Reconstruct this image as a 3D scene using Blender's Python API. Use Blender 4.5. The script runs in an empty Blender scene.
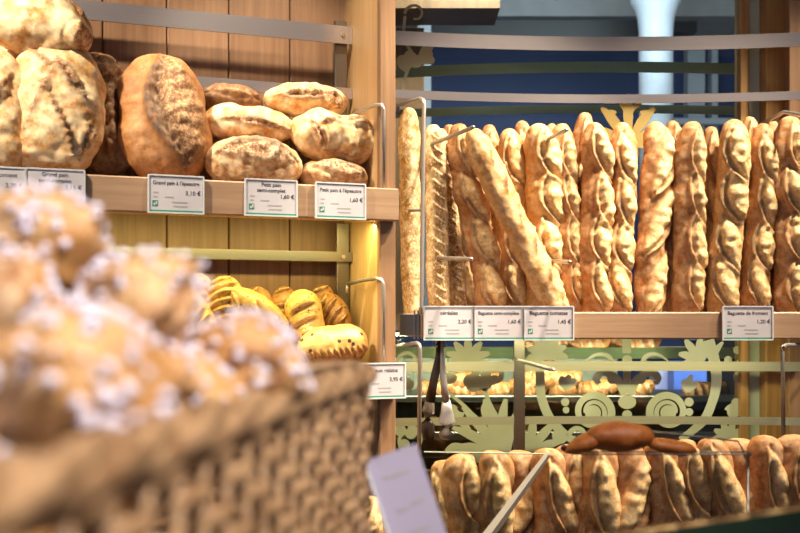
import bpy, math, random
import numpy as np
from mathutils import Vector, Matrix, Euler, noise
random.seed(7)
S = bpy.context.scene
COL = S.collection
F = 1100.0; HOR = 320.0; H = 1.5          # focal length in pixels of the 800x533 frame, horizon row, eye height
PI = math.pi
def P(px, py, Y): return Vector(((px-400)*Y/F, Y, H+(HOR-py)*Y/F))
# ------------------------------------------------------------------ materials
def nm(name):
    m = bpy.data.materials.new(name); m.use_nodes = True
    nt = m.node_tree; b = nt.nodes['Principled BSDF']
    return m, nt, b
def N(nt, t, **k):
    n = nt.nodes.new(t)
    for a, v in k.items():
        if a in n.inputs: n.inputs[a].default_value = v
        else: setattr(n, a, v)
    return n
def ramp(nt, src, stops):
    r = nt.nodes.new('ShaderNodeValToRGB')
    e = r.color_ramp.elements
    while len(e) < len(stops): e.new(0.5)
    for x, (p, c) in zip(e, stops): x.position = p; x.color = (*c, 1)
    nt.links.new(src, r.inputs[0]); return r.outputs[0]
def mix(nt, fac, a, b, mode='MIX'):
    n = nt.nodes.new('ShaderNodeMix'); n.data_type = 'RGBA'; n.blend_type = mode
    for s, v in ((0, fac), (6, a), (7, b)):
        if hasattr(v, 'is_linked') or hasattr(v, 'links'): nt.links.new(v, n.inputs[s])
        elif isinstance(v, tuple): n.inputs[s].default_value = (*v, 1)
        else: n.inputs[s].default_value = v
    return n.outputs[2]
def mth(nt, op, a, b=0.0):
    n = nt.nodes.new('ShaderNodeMath'); n.operation = op; n.use_clamp = False
    for i, v in enumerate((a, b)):
        if hasattr(v, 'links'): nt.links.new(v, n.inputs[i])
        else: n.inputs[i].default_value = v
    return n.outputs[0]
def plain(name, c, rough=.5, metal=0, **k):
    m, nt, b = nm(name)
    tc = N(nt, 'ShaderNodeTexCoord'); nz = N(nt, 'ShaderNodeTexNoise', Scale=14.0, Detail=3.0)
    nt.links.new(tc.outputs['Object'], nz.inputs['Vector'])
    col = ramp(nt, nz.outputs[0], [(.3, tuple(x*.93 for x in c)), (.7, tuple(min(1, x*1.05) for x in c))])
    nt.links.new(col, b.inputs['Base Color'])
    b.inputs['Roughness'].default_value = rough; b.inputs['Metallic'].default_value = metal
    for a, v in k.items(): b.inputs[a.replace('_', ' ')].default_value = v
    return m
def wood(name, c1, c2, scale=(60, 60, 2.5), rough=.45):
    m, nt, b = nm(name)
    tc = N(nt, 'ShaderNodeTexCoord'); mp = N(nt, 'ShaderNodeMapping'); mp.inputs['Scale'].default_value = scale
    nt.links.new(tc.outputs['Object'], mp.inputs[0])
    nz = N(nt, 'ShaderNodeTexNoise', Scale=1.6, Detail=6.0, Roughness=.65); nt.links.new(mp.outputs[0], nz.inputs['Vector'])
    nz2 = N(nt, 'ShaderNodeTexNoise', Scale=.35, Detail=2.0); nt.links.new(mp.outputs[0], nz2.inputs['Vector'])
    f = mth(nt, 'ADD', mth(nt, 'MULTIPLY', nz.outputs[0], .7), mth(nt, 'MULTIPLY', nz2.outputs[0], .3))
    nt.links.new(ramp(nt, f, [(.38, c1), (.62, c2)]), b.inputs['Base Color'])
    bp = N(nt, 'ShaderNodeBump', Strength=.12, Distance=.002); nt.links.new(nz.outputs[0], bp.inputs['Height']); nt.links.new(bp.outputs[0], b.inputs['Normal'])
    b.inputs['Roughness'].default_value = rough
    return m
def steel(name, c=(.62, .60, .62), rough=.3):
    m, nt, b = nm(name)
    tc = N(nt, 'ShaderNodeTexCoord'); mp = N(nt, 'ShaderNodeMapping'); mp.inputs['Scale'].default_value = (3, 3, 400)
    nt.links.new(tc.outputs['Object'], mp.inputs[0])
    nz = N(nt, 'ShaderNodeTexNoise', Scale=2.0, Detail=3.0); nt.links.new(mp.outputs[0], nz.inputs['Vector'])
    nt.links.new(ramp(nt, nz.outputs[0], [(.3, tuple(x*.85 for x in c)), (.7, c)]), b.inputs['Base Color'])
    b.inputs['Metallic'].default_value = 1; b.inputs['Roughness'].default_value = rough
    return m
def bread(name, crust, dark, crumb, flourc=(.95, .80, .52), flour=.5, ear=(.26, .095, .025), rough=.55, bump=1.0, spots=None, fs=1.0):
    m, nt, b = nm(name)
    at = N(nt, 'ShaderNodeAttribute', attribute_name='mask'); sp = N(nt, 'ShaderNodeSeparateColor'); nt.links.new(at.outputs['Color'], sp.inputs[0])
    tc = N(nt, 'ShaderNodeTexCoord'); oi = N(nt, 'ShaderNodeObjectInfo')
    va = nt.nodes.new('ShaderNodeVectorMath'); va.operation = 'ADD'
    sc = nt.nodes.new('ShaderNodeMath'); sc.operation = 'MULTIPLY'; sc.inputs[1].default_value = 7.0; nt.links.new(oi.outputs['Random'], sc.inputs[0])
    nt.links.new(tc.outputs['Object'], va.inputs[0]); nt.links.new(sc.outputs[0], va.inputs[1]); v = va.outputs[0]
    def nz(s, d=5.0, r=.6):
        n = N(nt, 'ShaderNodeTexNoise', Scale=s, Detail=d, Roughness=r); nt.links.new(v, n.inputs['Vector']); return n.outputs[0]
    big, mid, fine, crumbn = nz(16*fs), nz(55*fs), nz(150, 7.0, .8), nz(95, 8.0, .85)
    c = ramp(nt, big, [(.32, dark), (.55, crust), (.72, tuple(min(1, x*1.25+.04) for x in crust))])
    c = mix(nt, ramp(nt, fine, [(.40, (0,)*3), (.62, (.9,)*3)]), c, tuple(x*.5 for x in crust))
    fl = mth(nt, 'MULTIPLY', mth(nt, 'MULTIPLY', sp.outputs[2], flour), ramp(nt, mid, [(.36, (0,)*3), (.60, (1,)*3)]))
    c = mix(nt, fl, c, flourc)
    cr = ramp(nt, crumbn, [(.34, tuple(x*.5 for x in crumb)), (.47, crumb), (.60, flourc)])
    c = mix(nt, sp.outputs[0], c, cr)
    em = mth(nt, 'MULTIPLY', sp.outputs[1], ramp(nt, mid, [(.3, (.4,)*3), (.6, (1,)*3)]))
    c = mix(nt, em, c, ear)
    if spots:
        vo = N(nt, 'ShaderNodeTexVoronoi', Scale=spots[0]); nt.links.new(v, vo.inputs['Vector'])
        sf = ramp(nt, vo.outputs['Distance'], [(spots[1], (1,)*3), (spots[1]+.08, (0,)*3)])
        c = mix(nt, sf, c, spots[2])
    nt.links.new(c, b.inputs['Base Color'])
    b1 = N(nt, 'ShaderNodeBump', Strength=.5*bump, Distance=.0028); nt.links.new(mth(nt, 'ADD', fine, mid), b1.inputs['Height'])
    b2 = N(nt, 'ShaderNodeBump', Strength=.5, Distance=.004)
    nt.links.new(mth(nt, 'MULTIPLY', crumbn, sp.outputs[0]), b2.inputs['Height']); nt.links.new(b1.outputs[0], b2.inputs['Normal'])
    nt.links.new(b2.outputs[0], b.inputs['Normal'])
    b.inputs['Roughness'].default_value = rough
    b.inputs['Subsurface Weight'].default_value = .0
    return m
M = {}
M['oak'] = wood('oak', (.33, .20, .125), (.43, .28, .18), (2.5, 60, 60))
M['oakv'] = wood('oak_post', (.52, .33, .15), (.64, .43, .22))
M['walnut'] = wood('walnut_planks', (.17, .09, .05), (.245, .14, .08))
M['trimwood'] = wood('trim_wood', (.24, .13, .07), (.33, .19, .105))
M['darkwood'] = wood('dark_wood', (.13, .07, .035), (.20, .11, .06))
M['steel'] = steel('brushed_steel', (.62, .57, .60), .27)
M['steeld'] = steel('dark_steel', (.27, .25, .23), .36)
M['chrome'] = steel('chrome', (.8, .8, .82), .15)
M['frost'] = plain('etched_glass', (.48, .52, .41), .6)
M['gold'] = plain('gold_leaf', (.50, .36, .12), .4)
M['white'] = plain('card_white', (.56, .54, .60), .35)
M['reflsteel'] = steel('reflected_steel', (.60, .62, .48), .35); M['reflsteel'].node_tree.nodes['Principled BSDF'].inputs['Metallic'].default_value = .3  # green tint of the rails' mirror image, put into the base colour
M['edge'] = plain('pale_reflection_streak', (.85, .78, .66), .3); M['tong'] = plain('dark_steel_paint', (.05, .035, .028), .3, .6); M['postr'] = wood('right_post_wood', (.30, .16, .05), (.42, .24, .085))  # first material paints the pale reflection streak on the clear panel
M['lilaccard'] = plain('card_lilac', (.38, .35, .48), .5)
M['steel'].node_tree.nodes['Principled BSDF'].inputs['Metallic'].default_value = .86
M['palesteel'] = steel('pale_steel', (.44, .43, .36), .45); M['palesteel'].node_tree.nodes['Principled BSDF'].inputs['Metallic'].default_value = .45
M['rod'] = steel('rod_steel', (.42, .39, .38), .35); M['rod'].node_tree.nodes['Principled BSDF'].inputs['Metallic'].default_value = .6
M['ink'] = plain('ink', (.03, .03, .05), .6)
M['inkgrey'] = plain('grey_ink', (.35, .35, .38), .6)
M['green'] = plain('green_print', (.03, .22, .16), .5)
M['bluewall'] = plain('blue_paint', (.022, .05, .17), .6)
M['black'] = plain('black_paint', (.012, .012, .016), .5)
M['paleplaster'] = plain('pale_plaster', (.46, .49, .56), .6)
M['greyplaster'] = plain('grey_plaster', (.33, .33, .35), .7)
M['stone'] = plain('floor_stone', (.25, .22, .19), .4)
M['ceil'] = plain('ceiling_paint', (.55, .52, .48), .8)
M['counter'] = plain('counter_top', (.10, .09, .08), .3)
M['greenglass'] = plain('dark_green_glass', (.010, .030, .018), .12)
M['blueplastic'] = plain('blue_panel', (.12, .22, .75), .4)
M['lilac'] = plain('lilac_panel', (.50, .50, .80), .5)
M['wicker'] = wood('wicker', (.20, .105, .045), (.46, .285, .145), (40, 40, 40), .55)
M['sugar'] = plain('pearl_sugar', (.80, .76, .88), .35, Subsurface_Weight=.0)
M['pearlglass'] = plain('sea_green_glass', (.48, .58, .50), .3)
def glassmat(name, tint, refl):
    m = bpy.data.materials.new(name); m.use_nodes = True; nt = m.node_tree; nt.nodes.clear()
    o = nt.nodes.new('ShaderNodeOutputMaterial'); t = nt.nodes.new('ShaderNodeBsdfTransparent'); g = nt.nodes.new('ShaderNodeBsdfGlossy')
    t.inputs[0].default_value = (*tint, 1); g.inputs['Roughness'].default_value = .02; x = nt.nodes.new('ShaderNodeMixShader')
    fr = nt.nodes.new('ShaderNodeFresnel'); fr.inputs[0].default_value = refl
    nt.links.new(fr.outputs[0], x.inputs[0]); nt.links.new(t.outputs[0], x.inputs[1]); nt.links.new(g.outputs[0], x.inputs[2]); nt.links.new(x.outputs[0], o.inputs[0])
    return m
M['glass'] = glassmat('window_glass', (.86, .95, .90), 1.5)
M['acrylic'] = glassmat('clear_acrylic', (.93, .95, .96), 1.6)
# breads
M['baguette'] = bread('baguette_crust', (.52, .20, .042), (.36, .10, .018), (.84, .52, .20), flour=.30)
M['baguettepale'] = bread('pale_baguette_crust', (.74, .38, .11), (.60, .25, .06), (.84, .55, .22), flour=.45)
M['seeded'] = bread('seeded_crust', (.64, .36, .10), (.48, .23, .05), (.70, .44, .16), flour=.8, spots=(120, .30, (.92, .80, .52)))
M['country'] = bread('floury_country_crust', (.68, .33, .09), (.50, .19, .04), (.40, .14, .035), flour=.9, ear=(.12, .035, .012), fs=.6, bump=.6)
M['darkloaf'] = bread('dark_crust', (.22, .08, .026), (.08, .028, .012), (.26, .11, .045), flourc=(.62, .42, .22), flour=.30)
M['rye'] = bread('rye_crust', (.54, .23, .065), (.36, .12, .03), (.30, .11, .035), flour=.65, ear=(.045, .018, .01))
M['grand'] = bread('grand_crust', (.47, .18, .045), (.27, .09, .024), (.24, .095, .035), flourc=(.72, .48, .25), flour=.25, ear=(.035, .014, .008))
M['yellow'] = bread('milk_loaf_crust', (.80, .50, .13), (.66, .33, .06), (.80, .55, .2), flour=.15, ear=(.22, .07, .015), rough=.35, bump=.6, spots=(75, .13, (.10, .05, .03)))
M['raisin'] = bread('raisin_crust', (.80, .50, .15), (.60, .28, .06), (.34, .12, .025), flourc=(.7, .4, .14), flour=.4, ear=(.16, .05, .012), rough=.35, bump=.6, spots=(48, .17, (.05, .025, .02)))
M['brownmilk'] = bread('brown_milk_crust', (.46, .20, .05), (.25, .09, .025), (.60, .34, .10), flour=.1, ear=(.12, .04, .01), rough=.35, bump=.6, spots=(75, .13, (.05, .03, .03)))
M['choux'] = bread('choux_crust', (.72, .38, .13), (.46, .18, .045), (.62, .30, .11), flour=.4, ear=(.18, .05, .015), rough=.4, bump=.7)
M['glazed'] = bread('glazed_crust', (.60, .19, .03), (.42, .09, .016), (.5, .2, .04), flour=.0, rough=.45, bump=.5)
M['pastry'] = bread('pastry_crust', (.58, .23, .05), (.34, .11, .02), (.62, .30, .09), flour=.08, rough=.35)
# ------------------------------------------------------------------ mesh helpers
class MB:
    def __init__(s): s.v = []; s.f = []
    def add(s, vs, fs):
        n = len(s.v); s.v += [tuple(v) for v in vs]; s.f += [tuple(i+n for i in f) for f in fs]; return s
    def box(s, x0, x1, y0, y1, z0, z1, b=.0):
        if b <= 0:
            vs = [(x, y, z) for z in (z0, z1) for y in (y0, y1) for x in (x0, x1)]
            return s.add(vs, [(0, 2, 3, 1), (4, 5, 7, 6), (0, 1, 5, 4), (2, 6, 7, 3), (0, 4, 6, 2), (1, 3, 7, 5)])
        b = min(b, (x1-x0)/3, (y1-y0)/3, (z1-z0)/3)
        rings = []
        for z, i in ((z0, b), (z0+b, 0), (z1-b, 0), (z1, b)):
            rings.append([(x0+i+(b if not i else 0), y0+i, z), (x1-i-(b if not i else 0), y0+i, z), (x1-i, y0+i+(b if not i else 0), z), (x1-i, y1-i-(b if not i else 0), z),
                          (x1-i-(b if not i else 0), y1-i, z), (x0+i+(b if not i else 0), y1-i, z), (x0+i, y1-i-(b if not i else 0), z), (x0+i, y0+i+(b if not i else 0), z)])
        vs = sum(rings, []); fs = [tuple(range(7, -1, -1)), tuple(range(24, 32))]
        for k in range(3):
            for j in range(8): fs.append((k*8+j, k*8+(j+1) % 8, k*8+8+(j+1) % 8, k*8+8+j))
        return s.add(vs, fs)
    def tube(s, pts, r, n=8, closed=False, sx=1.0, sy=1.0, up=Vector((0, 0, 1))):
        pts = [Vector(p) for p in pts]; m = len(pts); rings = []
        for i, p in enumerate(pts):
            if closed: t = pts[(i+1) % m]-pts[i-1]
            else: t = pts[min(i+1, m-1)]-pts[max(i-1, 0)]
            t.normalize(); a = up.cross(t)
            if a.length < .1: a = Vector((1, 0, 0)).cross(t)
            a.normalize(); b = t.cross(a)
            rr = r[i] if isinstance(r, (list, tuple)) else r
            rings += [p+a*(math.cos(k*2*PI/n)*rr*sx)+b*(math.sin(k*2*PI/n)*rr*sy) for k in range(n)]
        fs = []
        for i in range(m if closed else m-1):
            for k in range(n):
                j = (i+1) % m
                fs.append((i*n+k, i*n+(k+1) % n, j*n+(k+1) % n, j*n+k))
        if not closed: fs += [tuple(range(n-1, -1, -1)), tuple(range((m-1)*n, m*n))]
        return s.add(rings, fs)
    def strip(s, pts, h, th):      # flat bar: pts along its centre line (x,y), z0..z0+h
        vs = []; m = len(pts)
        for i, p in enumerate(pts):
            t = Vector(pts[min(i+1, m-1)])-Vector(pts[max(i-1, 0)]); t.z = 0; t.normalize(); n = Vector((-t.y, t.x, 0))*th/2
            p = Vector(p)
            vs += [p-n-Vector((0, 0, h/2)), p-n+Vector((0, 0, h/2)), p+n+Vector((0, 0, h/2)), p+n-Vector((0, 0, h/2))]
        fs = [(0, 1, 2, 3), tuple((m-1)*4+k for k in (3, 2, 1, 0))]
        for i in range(m-1):
            for k in range(4): fs.append((i*4+k, (i+1)*4+k, (i+1)*4+(k+1) % 4, i*4+(k+1) % 4))
        return s.add(vs, fs)
    def build(s, name, mat, parent=None, smooth=False, mw=None):
        me = bpy.data.meshes.new(name); me.from_pydata(s.v, [], s.f); me.update()
        o = bpy.data.objects.new(name, me); COL.objects.link(o)
        me.materials.append(mat if not isinstance(mat, str) else M[mat])
        if smooth: me.polygons.foreach_set('use_smooth', [True]*len(me.polygons))
        if parent: o.parent = parent
        if mw is not None: o.matrix_local = mw
        import bmesh
        bm = bmesh.new(); bm.from_mesh(me); bmesh.ops.recalc_face_normals(bm, faces=bm.faces); bm.to_mesh(me); bm.free()
        return o
def tag(o, label=None, cat=None, group=None, kind=None):
    if label: o['label'] = label
    if cat: o['category'] = cat
    if group: o['group'] = group
    if kind: o['kind'] = kind
    return o
def empty(name, loc=(0, 0, 0), mw=None):
    o = bpy.data.objects.new(name, None); COL.objects.link(o); o.empty_display_size = .05
    if mw is not None: o.matrix_world = mw
    else: o.location = loc
    return o
def copy_tree(o, parent=None):
    c = o.copy(); COL.objects.link(c); c.parent = parent
    for k in ('label', 'category', 'group'):
        pass
    for ch in [x for x in o.children]: copy_tree(ch, c)
    return c
def ball(c, r, n=10, m=7, sc=(1, 1, 1)):
    vs = []; fs = []
    for j in range(m+1):
        a = -PI/2+PI*j/m
        for i in range(n): vs.append((c[0]+r*sc[0]*math.cos(a)*math.cos(2*PI*i/n), c[1]+r*sc[1]*math.cos(a)*math.sin(2*PI*i/n), c[2]+r*sc[2]*math.sin(a)))
    for j in range(m):
        for i in range(n): fs.append((j*n+i, j*n+(i+1) % n, (j+1)*n+(i+1) % n, (j+1)*n+i))
    return vs, fs
# ------------------------------------------------------------------ loaf generator
def loaf(name, mat, L, a, b, nu=56, nv=110, p=6, q=2.2, slashes=(), seed=0, bend=0, sbend=0, lump=.004, flour=(0, 1), base0=False, pinch=0, taper=0, wob=0, rings=0):
    rs = random.Random(seed); off = Vector((rs.random()*50, rs.random()*50, rs.random()*50))
    w = np.linspace(-1, 1, nv); t = .55*w+.45*np.sin(w*PI/2); th = np.linspace(-PI, PI, nu, endpoint=False)
    T, TH = np.meshgrid(t, th, indexing='ij')
    R = np.clip(1-np.abs(T)**p, 0, 1)**(1/q)*(1+taper*T)
    R = R*(1+wob*np.sin(T*7+seed)+pinch*np.cos(T*PI*max(1, len(slashes))))
    Z = T*L/2; disp = np.zeros_like(T); sm = np.zeros_like(T); em = np.zeros_like(T)
    for (tc, thc, hl, hw, tau, h, side) in slashes:
        zz = Z-tc*L/2; xx = ((TH-thc+PI) % (2*PI)-PI)*a
        u = zz*math.cos(tau)+xx*math.sin(tau); v = (-zz*math.sin(tau)+xx*math.cos(tau))*side
        prof = np.clip(1-(u/hl)**2, 0, 1); ww = hw*prof+1e-5; qq = v/ww
        ins = (np.abs(qq) < 1) & (prof > 0)
        near = np.abs(xx) < a*1.5
        ins &= near
        disp = np.where(ins, np.maximum(disp, h*(1-qq**2)*np.sqrt(prof)), disp)
        sm = np.maximum(sm, np.where(ins, np.clip((1+qq)*4, 0, 1)*np.clip((1-qq)*1.1, 0, 1)*np.clip(prof*5, 0, 1), 0))
        dv = v+ww; ew = max(.0042, hw*.13)
        ear = np.exp(-(dv/ew)**2)*np.sqrt(prof)*near
        groove = np.exp(-((dv-2.1*ew)/(1.1*ew))**2)*np.sqrt(prof)*near
        g2 = np.exp(-((v-ww)/.004)**2)*np.sqrt(prof)*near
        disp = disp+ear*h*.8-groove*h*.8-g2*min(h, .008)*.25
        em = np.maximum(em, np.clip((ear*.75+groove*.55)*(1 if hw < .05 else 1.5)+g2*.05, 0, 1)*(prof > .02))
    sx, cx = np.sin(TH), np.cos(TH)
    X = R*a*sx; Y = -R*b*cx
    n = np.zeros_like(T); n2 = np.zeros_like(T)
    it = np.nditer(T, flags=['multi_index'])
    for i in range(nv):
        for j in range(nu):
            v = Vector((X[i, j], Y[i, j], Z[i, j]))
            n[i, j] = noise.noise(v*22+off); n2[i, j] = noise.noise(v*60+off)
    d = disp*np.clip(R*1.5, 0, 1)+(n*lump+n2*lump*.4*(1+2*sm))*np.clip(R*2, 0, 1)
    X = X+sx*d; Y = Y-cx*d
    X = X+bend*T**2+sbend*np.sin(T*PI*.9)
    if base0: Z = Z+L/2
    fl = np.clip(cx*.6+.5+n*.6, 0, 1)*flour[1]+flour[0]
    vs = np.stack([X, Y, Z], -1).reshape(-1, 3)
    fs = [(i*nu+j, i*nu+(j+1) % nu, (i+1)*nu+(j+1) % nu, (i+1)*nu+j) for i in range(nv-1) for j in range(nu)]
    fs += [tuple(range(nu-1, -1, -1)), tuple(range((nv-1)*nu, nv*nu))]
    me = bpy.data.meshes.new(name); me.from_pydata(vs.tolist(), [], fs); me.update()
    me.polygons.foreach_set('use_smooth', [True]*len(me.polygons))
    ca = me.color_attributes.new('mask', 'FLOAT_COLOR', 'POINT')
    c = np.stack([sm, em, np.clip(fl, 0, 1), np.ones_like(sm)], -1).reshape(-1)
    ca.data.foreach_set('color', c.astype(np.float32).tolist())
    me.materials.append(M[mat])
    return me
def put(me, name, loc, rot=(0, 0, 0), sc=(1, 1, 1), label=None, cat=None, group=None, mw=None):
    o = bpy.data.objects.new(name, me); COL.objects.link(o)
    if mw is not None: o.matrix_world = mw
    else: o.location = loc; o.rotation_euler = rot; o.scale = sc
    tag(o, label, cat, group); return o
# ------------------------------------------------------------------ LEFT BAY frame
A = math.radians(21); CA, SA = math.cos(A), math.sin(A)
P0 = Vector(((377-400)*2.35/F, 2.35, 0))
ML = Matrix.Translation((P0.x, P0.y, H)) @ Matrix.Rotation(A, 4, 'Z')
def lxy(px, d):
    k = (px-400)/F
    return (k*(P0.y+d*CA)-P0.x+d*SA)/(CA-k*SA)
def lp(px, py, d):
    x = lxy(px, d); Y = P0.y+x*SA+d*CA
    return Vector((x, d, (HOR-py)*Y/F)), Y
XL = -1.35; DB = .23
# wall of planks
def planks(z0, z1):
    mb = MB(); x = XL; seams = [lxy(p, DB) for p in (-90, -25, 38, 103, 167, 229, 290)]+[lxy(349, DB)+.02]
    xs = [XL]+[s for s in seams if s > XL]
    for a, b in zip(xs[:-1], xs[1:]): mb.box(a+.0012, b-.0012, DB, DB+.018, z0, z1, .002)
    mb.box(XL, xs[-1], DB+.012, DB+.03, z0, z1)
    return mb
w = planks(-1.5, 1.35).build('wall_left', 'walnut', mw=ML); tag(w, kind='structure')
# partition post
g = MB(); g.box(.002, .026, .0, DB+.03, -1.5, 1.35, .002); p1 = g.build('partition_panel', 'oakv', mw=ML)
t_ = empty('wooden_partition', mw=ML); p1.parent = t_; p1.matrix_local = Matrix()
g = MB(); g.box(.0, .036, -.018, .0, -1.5, 1.35, .002); g.build('front_edge', 'trimwood', t_)
tag(t_, 'tall wooden partition post between the round loaves and the upright baguettes', 'partition')
# left shelves
def shelf(zt, zb, label):
    t = empty('bread_shelf', mw=ML); tag(t, label, 'shelf')
    MB().box(XL, -.002, .0, DB-.002, zt-.032, zt-.014, .002).build('board', 'oak', t)
    MB().box(XL, .036, -.040, -.020, zb, zt, .003).build('front_lip', 'oak', t)
    MB().box(XL, -.002, -.02, .004, zb, zb+.016, .001).build('light_trim', 'oakv', t)
    return t
shelf(.278, .209, 'long wooden shelf carrying the big round country loaves')
shelf(-.098, -.166, 'lower wooden shelf carrying the small yellow milk loaves')
# left rails
def lrail(pxa, pya, pyb, h, d, label, x0=XL, px1=352):
    pt, _ = lp(px1, pyb, d); z = pt.z
    tt = empty('steel_rail', mw=ML)
    MB().strip([(x0, d, z), (pt.x, d, z)], h, .006).build('bar', 'steel', tt)
    MB().tube([(pt.x-.022, d-.003, z), (pt.x-.022, d-.007, z)], .0045, 12).build('screw', 'chrome', tt)
    tag(tt, label, 'rail', 'flat steel rails of the left shelves'); return tt
lrail(0, 0, 36, .040, .17, 'wide steel rail crossing the planks above the round loaves')
lrail(0, 0, 94, .024, .17, 'thin steel rail right behind the round loaves')
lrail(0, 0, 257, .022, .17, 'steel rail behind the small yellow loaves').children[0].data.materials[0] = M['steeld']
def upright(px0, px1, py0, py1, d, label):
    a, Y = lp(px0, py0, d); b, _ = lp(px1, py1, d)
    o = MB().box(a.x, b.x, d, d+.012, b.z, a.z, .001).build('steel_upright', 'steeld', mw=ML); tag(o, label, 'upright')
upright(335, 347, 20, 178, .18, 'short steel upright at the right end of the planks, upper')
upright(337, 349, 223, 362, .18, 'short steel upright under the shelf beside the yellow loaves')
# wire guards, left
def guard(z1, z0, label):
    t = empty('wire_guard', mw=ML); tag(t, label, 'guard')
    pts = [(-.02, .14, z1-.004), (-.02, .05, z1), (-.004, -.005, z1+.004), (.002, -.026, z1+.0), (.004, -.030, z1-.01), (.004, -.030, z0)]
    MB().tube(pts, .0042, 8).build('rod', 'rod', t, True)
    MB().tube([(-.02, .14, z1-.004), (-.02, .145, z1-.03)], .0042, 8).build('rod_end', 'rod', t, True)
guard(.455, .279, 'bent steel rod guard at the end of the round loaf shelf')
guard(.085, -.097, 'bent steel rod guard at the end of the yellow loaf shelf')
# ------------------------------------------------------------------ breads, left bay
def Lput(me, name, px, py, d, ang=0, lean=0, yaw=0, label=None, group=None, cat='loaf', sc=(1, 1, 1)):
    v, Y = lp(px, py, d)
    mw = ML @ Matrix.Translation(v) @ Matrix.Rotation(yaw, 4, 'Z') @ Matrix.Rotation(lean, 4, 'X') @ Matrix.Rotation(ang, 4, 'Y') @ Matrix.Diagonal((*sc, 1))
    return put(me, name, None, mw=mw, label=label, cat=cat, group=group)
gl = 'country loaves on the wooden shelf'
R = math.radians
m = loaf('grand', 'grand', .285, .092, .062, 72, 120, 3.2, 2, [(.02, .30, .142, .066, R(-7), .018, 1)], 3, lump=.006, wob=.02, taper=-.07)
Lput(m, 'country_loaf', 164, 119, .085, R(-4), R(-14), 0, 'large upright brown loaf with one long curved black split', gl)
m = loaf('darkl', 'darkloaf', .27, .060, .050, 64, 110, 3.5, 2, [(.1, .1, .13, .022, R(3), .012, 1), (-.3, -.6, .07, .02, R(10), .01, -1), (.3, .9, .07, .02, R(-10), .01, 1)], 5, lump=.012)
Lput(m, 'country_loaf', 104, 114, .155, R(-7), R(-12), 0, 'dark rough-crusted loaf wedged left of the long-split brown loaf', gl)
m = loaf('pale1', 'country', .29, .092, .065, 72, 120, 3.0, 2, [(.30, .25, .052, .015, R(-38), .014, 1), (-.50, .80, .045, .016, R(8), .014, 1), (.0, -.4, .10, .005, R(22), .006, -1), (-.3, .1, .09, .004, R(-30), .006, 1), (.5, -.3, .06, .004, R(-60), .005, 1)], 8, lump=.0075, flour=(.15, .75))
Lput(m, 'country_loaf', 56, 108, .06, R(4), R(-12), 0, 'large upright floury loaf with short dark diagonal slit', gl)
m = loaf('pale2', 'country', .26, .07, .055, 64, 100, 3.0, 2, [(.2, .3, .05, .010, R(30), .009, 1)], 11, lump=.007, flour=(.3, .6))
Lput(m, 'country_loaf', -8, 112, .05, R(-3), R(-10), 0, 'floury loaf cut off by the left picture edge', gl)
m = loaf('pale2b', 'country', .24, .06, .05, 64, 90, 3.0, 2, [(.2, .2, .05, .012, R(30), .01, 1)], 12, lump=.010, flour=(.2, .5))
Lput(m, 'country_loaf', 8, 92, .168, R(8), R(-8), 0, 'loaf in the back row at the left edge, under the topmost loaf', gl)
m = loaf('pale3', 'country', .20, .062, .06, 64, 100, 3.0, 2, [(.1, -.9, .09, .016, R(0), .012, 1), (.75, .2, .04, .035, R(80), .012, 1)], 14, lump=.007, flour=(.35, .7))
Lput(m, 'country_loaf', 41, 29, .075, R(98), R(0), 0, 'floury loaf lying on top of the upright loaves at top left', gl)
m = loaf('sm6', 'darkloaf', .15, .034, .045, 56, 70, 2.8, 2, [(0, -.5, .065, .014, R(4), .008, 1)], 16, lump=.006)
Lput(m, 'country_loaf', 229, 101, .155, R(92), 0, 0, 'dark-topped small loaf at the back left of the short loaf heap', gl)
m = loaf('sm7', 'country', .20, .042, .05, 64, 90, 2.6, 2, [(.1, .1, .08, .011, R(5), .007, 1)], 18, lump=.007, flour=(.35, .6))
Lput(m, 'country_loaf', 249, 125, .085, R(93), 0, 0, 'pale floury loaf resting across the loaf with the arched ridge', gl)
m = loaf('sm8', 'rye', .208, .056, .06, 72, 100, 2.6, 2, [(0, -.30, .092, .031, R(3), .013, 1)], 20, lump=.008, flour=(.3, .6))
Lput(m, 'country_loaf', 254, 164, .045, R(92), 0, 0, 'round brown loaf with an arched dark ridge, bottom of the heap', gl)
m = loaf('sm9', 'country', .19, .038, .05, 64, 90, 2.6, 2, [(-.1, -.3, .07, .016, R(-6), .009, -1), (.5, .1, .03, .02, R(40), .008, 1)], 22, lump=.008, flour=(.3, .7))
Lput(m, 'country_loaf', 306, 101, .13, R(90), 0, 0, 'topmost pale loaf at the back of the heap by the upright', gl)
m = loaf('sm10', 'country', .205, .056, .055, 72, 100, 2.5, 2, [(.25, -.6, .08, .012, R(-10), .010, 1), (-.5, .2, .04, .014, R(60), .008, 1), (.1, .8, .05, .006, R(0), .005, 1)], 24, lump=.010, flour=(.3, .65))
Lput(m, 'country_loaf', 335, 137, .065, R(97), 0, 0, 'fat pale loaf leaning on the heap next to the rod guard', gl)
m = loaf('sm11', 'rye', .15, .036, .05, 60, 80, 2.6, 2, [(0, -.4, .06, .02, R(6), .009, 1)], 26, lump=.007, flour=(.2, .6))
Lput(m, 'country_loaf', 334, 177, .055, R(93), 0, 0, 'small brown loaf lying under the fat pale loaf', gl)
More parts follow.
